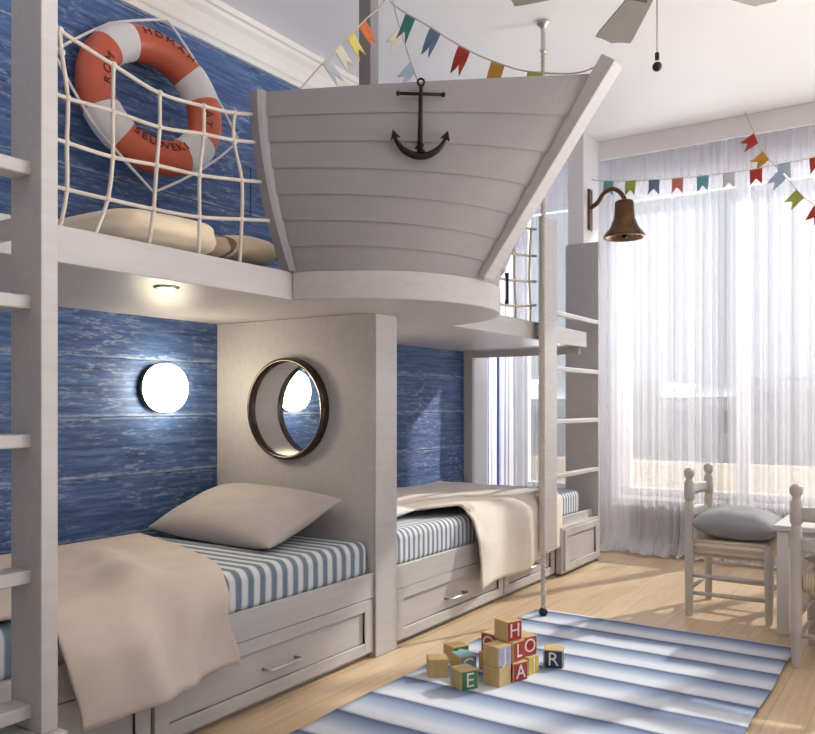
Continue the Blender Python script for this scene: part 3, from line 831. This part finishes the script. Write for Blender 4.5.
# ------------------------------------------------------------------ curtains
def curtain(name, label, x0, x1, seed, mat, y=6.50, z1=3.345, z0=.012, folds=22, amp=.05, puddle=.20, nu=220, nv=44):
    rnd = random.Random(seed)
    ph = [rnd.uniform(0, 6.28) for _ in range(6)]; fr = [folds*(1+rnd.uniform(-.25, .25)) for _ in range(3)]
    def f(u, v):
        zf = v                       # 0 bottom .. 1 top
        z = z0+(z1-z0)*zf
        a = amp*(.55+.45*(1-zf))
        w = math.sin(u*fr[0]*2*PI/1.+ph[0])*.6+math.sin(u*fr[1]*PI+ph[1])*.5+math.sin(u*fr[2]*.5*PI+ph[2]+zf)*.5
        w *= (.6+.4*math.sin(u*5+ph[3]))
        yy = y-a*w
        xx = x0+(x1-x0)*u+.012*math.sin(u*40+ph[4])*(1-zf)
        if zf < .05 and puddle:                   # cloth that spills on the floor
            q = (1-zf/.05)
            yy -= puddle*q**1.3*(.75+.5*noise.noise(V((u*9, seed, 0)))); xx += .03*noise.noise(V((u*14, seed, q*2)))*q
            z = z0+.165*(1-q)**1.4+max(0, .075*noise.noise(V((u*24, q*4, seed)))*q)+.012*q*(1+math.sin(q*9+u*60))*.5
        return V((xx, yy, z))
    m = MB(); 
    bm = m.bm; vs = [0, .008, .016, .024, .032, .04, .05]+[.05+.95*k/nv for k in range(1, nv+1)]
    g = [[bm.verts.new(f(i/nu, v)) for v in vs] for i in range(nu+1)]
    for a, b in zip(g, g[1:]):
        for j in range(len(vs)-1): bm.faces.new((a[j], b[j], b[j+1], a[j+1]))
    o = m.build(name, mat, None, smooth=True)
    tag(o, label, 'curtain'); return o
curtain('sheer_curtain', 'sheer white curtain panel hanging right behind the brass bell', -2.32, -1.39, 3, M['sheer'])
curtain('sheer_curtain', 'sheer white curtain panel behind the chair with the grey cushion', -1.37, -.47, 5, M['sheer'], y=6.50)
curtain('sheer_curtain', 'sheer white curtain panel at the right end, behind the table', -.45, 1.0, 9, M['sheer'], folds=20)
curtain('striped_curtain', 'pale curtain with dark blue stripes behind the far lower bunk', -3.27, -3.02, 12, M['drape'], y=6.16, z1=3.34, z0=.5, folds=4, amp=.018, puddle=0)
curtain('sheer_curtain', 'narrow sheer curtain at the window behind the far end of the bunk', -3.06, -2.48, 15, M['sheer_thin'], y=6.20, z1=3.34, z0=.5, folds=8, amp=.025, puddle=0)

rad_ = thing('radiator', 'long grey radiator under the window, dim behind the sheer curtains', 'radiator', (-1.3, YW, .08))
MB().box(-2.15, -.45, YW-.075, YW-.025, .08, .395).build('panel', M['radgrey'], rad_, bevel=.008)
m = MB()
m.box(-2.14, -.46, YW-.08, YW-.02, .395, .405); m.build('top_grille', M['radgrey'], rad_)
for x in (-2.0, -.6): MB().box(x-.02, x+.02, YW-.03, YW+.005, .12, .36).build('wall_bracket', M['radgrey'], rad_)
# ------------------------------------------------------------------ chairs, table
def make_chair(label):
    """local frame: back posts at x=0, faces +x, width along y 0.. .46"""
    c = thing('rush_seat_chair', label, 'chair'); P = M['chairpaint']
    for y in (0, .46):
        prof = [(.018, 0), (.022, .03), (.024, .30), (.024, .40), (.0245, .60), (.025, .64), (.021, .648), (.021, .655), (.027, .662), (.028, .70), (.026, .755), (.020, .768), (.016, .778), (.022, .786), (.029, .80), (.030, .815), (.026, .828), (.015, .838), (.001, .842)]
        MB().lathe(prof, (0, y, 0), n=20, cap=False).build('back_post', P, c, smooth=True)
    for y in (.015, .445):
        MB().lathe([(.016, 0), (.021, .04), (.024, .25), (.025, .40), (.022, .425), (.001, .43)], (.42, y, 0), n=18, cap=False).build('front_leg', P, c, smooth=True)
    def rl(nm, a, b, r): MB().tube([V(a), V(a).lerp(V(b), .5), V(b)], [r*.85, r*1.1, r*.85], 10).build(nm, P, c, smooth=True)
    for z in (.13, .23):
        rl('stretcher', (0, 0, z), (.42, .015, z), .012); rl('stretcher', (0, .46, z), (.42, .445, z), .012)
    rl('stretcher', (.42, .015, .17), (.42, .445, .17), .012); rl('stretcher', (0, 0, .15), (0, .46, .15), .012)
    for z in (.56, .70):
        m = MB(); m.grid(lambda u, v: V((-.028*math.sin(PI*u), .46*u, z+(v-.5)*.06+.012*math.sin(PI*u)*(v))), 14, 3)
        m.build('back_slat', P, c, smooth=True, solid=.014, offset=0)
    # seat: rush cords wound over the rails, a little hollow in the middle
    m = MB()
    def st(u, v, up):
        x = -.005+.44*u; y = .01+.44*v
        e = (1-abs(2*u-1)**8)*(1-abs(2*v-1)**8); dip = (1-(2*u-1)**2)*(1-(2*v-1)**2)
        z = .385+(.055*e**.25-.014*dip if up else -.055*e**.25)
        return V((x, y, z))
    m.grid(lambda u, v: st(u, v, True), 24, 24); m.grid(lambda u, v: st(u, v, False), 24, 24)
    o = m.build('rush_seat', M['rush'], c, smooth=True); o['label'] = 'woven straw-coloured rush seat'
    return c
ch1 = make_chair('pale chair with rush seat and turned posts, nearer the curtains, grey cushion on seat')
ch1.location = (-1.205, 4.735, 0)
ch2 = dup(ch1, (-.095, 4.055, 0), PI/2, 'pale rush-seat chair in front at the right edge of the rug')
cu1 = pillow('seat_cushion', M['cushion'], 'grey linen cushion lying on the chair nearer the curtains', (-.982, 4.955, .516), .48, .47, .19, (0, math.radians(2), .05), 'cushion')
cu2 = pillow('seat_cushion', M['cushion'], 'grey linen cushion on the front chair at the right edge', (-.315, 4.275, .503), .45, .44, .15, (0, 0, .03), 'cushion')
tb = thing('play_table', 'low white painted table standing between the two rush-seat chairs', 'table', (-.2, 5.0, 0))
TX0, TX1, TY0, TY1 = -.735, .35, 4.56, 5.42
MB().box(TX0, TX1, TY0, TY1, .545, .575).build('tabletop', M['chairwhite'], tb, bevel=.006)
m = MB()
m.box(TX0+.03, TX0+.05, TY0+.07, TY1-.07, .47, .545); m.box(TX1-.05, TX1-.03, TY0+.07, TY1-.07, .47, .545)
m.box(TX0+.07, TX1-.07, TY0+.03, TY0+.05, .47, .545); m.box(TX0+.07, TX1-.07, TY1-.05, TY1-.03, .47, .545); m.build('apron', M['chairwhite'], tb, bevel=.002)
for x in (TX0+.015, TX1-.075):
    for y in (TY0+.015, TY1-.075):
        MB().box(x, x+.06, y, y+.06, 0, .546).build('leg', M['chairwhite'], tb, bevel=.005)

# ------------------------------------------------------------------ letter blocks
BC = {'green': (72,128,78), 'red': (176,46,54), 'navy': (34,60,98), 'blue': (120,170,186), 'yellow': (206,180,92), 'lilac': (176,170,206), 'wood': (190,160,108), 'cream': (226,214,190)}
for k, c in BC.items(): M['blk '+k] = plain('block_paint_'+k, c, .5, 0, .1, 30, .06)
M['blk letter'] = plain('block_letter_cream', (238,232,214), .55)
M['blk dark'] = plain('block_letter_dark', (60,70,60), .55)
S = .086
def block(x, y, lvl, rz, near_, side, label, top=None):
    """near_ / side: (frame colour, letter) for the faces towards -y and +x in the block's own frame"""
    s = S; z = .0125+lvl*S
    r = thing('alphabet_block', label, 'toy block', (0,0,0), 'wooden alphabet blocks on the rug')
    h = s/2
    MB().box(-h, h, -h, h, 0, s).build('wooden_cube', M['blockwood'], r, bevel=.0035)
    for fc, dr in ((near_, 0), (side, 1), (near_, 2), (side, 3)):
        if fc is None: continue
        colr, let = fc; Rm = Matrix.Rotation(PI/2*dr, 4, 'Z'); a = h*.90
        m = MB(); m.box(-a, a, -h-.0012, -h+.002, h-a, h+a)
        m.xform(Rm); m.build('face_panel', M['blk '+colr], r, bevel=.0008)
        t = text_bm(let, s*.98, .0012)
        t.xform(Rm @ Matrix.Translation((0, -h-.0016, h)) @ Matrix.Rotation(PI/2, 4, 'X'))
        t.build('letter', M['blk letter'], r)
    if top:
        MB().box(-h*.9, h*.9, -h*.9, h*.9, s-.002, s+.0012).build('face_panel', M['blk '+top], r, bevel=.0008)
    r.location = (x, y, z); r.rotation_euler = (0, 0, rz)
    return r
rd = math.radians
block(-1.842, 3.018, 0, rd(40), None, None, 'bare yellowish wooden block at the left of the heap, lying apart')
block(-1.672, 2.955, 0, rd(-28), None, ('green', 'E'), 'block with green E face in front of the heap')
block(-1.868, 3.225, 0, rd(-26), None, ('green', 'B'), 'block with green B face behind the bare yellowish block')
block(-1.772, 3.125, 0, rd(-32), None, ('blue', 'C'), 'block with pale blue top lying between green blocks and the tower', 'blue')
block(-1.575, 3.066, 0, rd(-8), None, None, 'bare wooden bottom block at near corner of the tower')
block(-1.577, 3.070, 1, rd(-14), None, ('lilac', 'J'), 'block with lilac J face at the near corner of tower')
block(-1.546, 3.166, 0, rd(-20), ('red', 'P'), ('red', 'A'), 'red block with A at the bottom of tower')
block(-1.560, 3.168, 1, rd(-10), None, ('red', 'L'), 'red block with L in the middle tier, behind the lilac one')
block(-1.538, 3.268, 0, rd(-8), None, ('yellow', 'I'), 'yellow block at the far bottom of the tower')
block(-1.549, 3.268, 1, rd(-22), ('green', 'O'), ('red', 'O'), 'red block with O in the middle tier, far end of tower')
block(-1.574, 3.168, 2, rd(-22), None, ('red', 'H'), 'red block with H topping the tower')
block(-1.682, 3.225, 0, rd(-5), None, None, 'bare wooden bottom block at back of the tower, under a red one')
block(-1.672, 3.230, 1, rd(-9), ('red', 'Q'), ('red', 'U'), 'red block with Q at the back left of tower')
block(-1.470, 3.425, 0, rd(18), ('navy', 'R'), ('navy', 'Z'), 'navy blue block with R lying apart, right of tower')

# ------------------------------------------------------------------ light
def world():
    """hazy bright sky beyond the windows (+y), dimmer on the house side, sunlit-ground glow below the horizon, made strong to brighten the ceiling"""
    w = bpy.data.worlds.new('sky'); SC.world = w; w.use_nodes = True; t = w.node_tree; t.nodes.clear()
    N = t.nodes.new; Lk = t.links.new
    out = N('ShaderNodeOutputWorld'); bg = N('ShaderNodeBackground')
    tc = N('ShaderNodeTexCoord'); sp = N('ShaderNodeSeparateXYZ'); Lk(tc.outputs['Generated'], sp.inputs[0])
    def rng(src, a, b, c, d):
        r = N('ShaderNodeMapRange'); r.interpolation_type = 'SMOOTHSTEP'
        for k, v in enumerate((a, b, c, d)): r.inputs[k+1].default_value = v
        Lk(src, r.inputs[0]); return r.outputs[0]
    sky = rng(sp.outputs[1], -.1, .6, BACK, FRONT)
    mixn = N('ShaderNodeMix'); mixn.data_type = 'FLOAT'
    Lk(rng(sp.outputs[2], -.12, .03, 1, 0), mixn.inputs[0]); Lk(sky, mixn.inputs[2]); Lk(rng(sp.outputs[1], -.1, .5, GROUNDB, GROUNDF), mixn.inputs[3])
    gm = N('ShaderNodeMix'); gm.data_type = 'RGBA'; gm.inputs[7].default_value = (.99, .97, .955, 1)
    cr_ = N('ShaderNodeValToRGB'); cr_.color_ramp.elements[0].color = (.98, .97, .98, 1); cr_.color_ramp.elements[1].color = (.90, .95, 1.0, 1)
    Lk(rng(sp.outputs[1], -.3, .5, 0, 1), cr_.inputs[0])
    Lk(rng(sp.outputs[2], -.12, .03, 1, 0), gm.inputs[0]); Lk(cr_.outputs[0], gm.inputs[6]); Lk(gm.outputs[2], bg.inputs[0]); Lk(mixn.outputs[0], bg.inputs[1]); Lk(bg.outputs[0], out.inputs[0])
BACK, FRONT, GROUNDB, GROUNDF = .15, .50, .42, 9.
world()
def lamp(name, typ, loc, energy, color=(1,1,1), aim=None, **kw):
    l = bpy.data.lights.new(name, typ); l.energy = energy; l.color = color
    for k, v in kw.items(): setattr(l, k, v)
    o = bpy.data.objects.new(name, l); COL.objects.link(o); o.location = loc
    if aim is not None: o.rotation_euler = (V(aim)-V(loc)).to_track_quat('-Z', 'Y').to_euler()
    return o
lamp('sunlight', 'SUN', (1, 10, 6), 7., (1., .93, .82), aim=V((1, 10, 6))+V((-.34, -.80, -.55)), angle=.03)
lamp('downlight_beam', 'SPOT', (-2.42, 2.02, ZD0-.012), 7, (1., .86, .70), aim=(-2.42, 2.02, 0), spot_size=2.3, spot_blend=.8, shadow_soft_size=.03)

# ------------------------------------------------------------------ camera
cd = bpy.data.cameras.new('camera'); cam = bpy.data.objects.new('camera', cd); COL.objects.link(cam); SC.camera = cam
th = math.atan(534.5/807)
cam.location = (0, 0, 1.2); cam.rotation_euler = (PI/2, 0, th)
cd.sensor_fit = 'HORIZONTAL'; cd.sensor_width = 36; cd.lens = 36*807/815; cd.shift_y = (405-367)/815
cd.clip_start = .05
SC.view_settings.view_transform = 'Standard'; SC.view_settings.look = 'None'; SC.view_settings.gamma = 1; SC.view_settings.use_curve_mapping = False
SC.view_settings.exposure = .45
SC.cycles.use_denoising = True
SC.cycles.transparent_max_bounces = 16
SC.cycles.max_bounces = 10
SC.cycles.diffuse_bounces = 6
SC.cycles.sample_clamp_indirect = 8
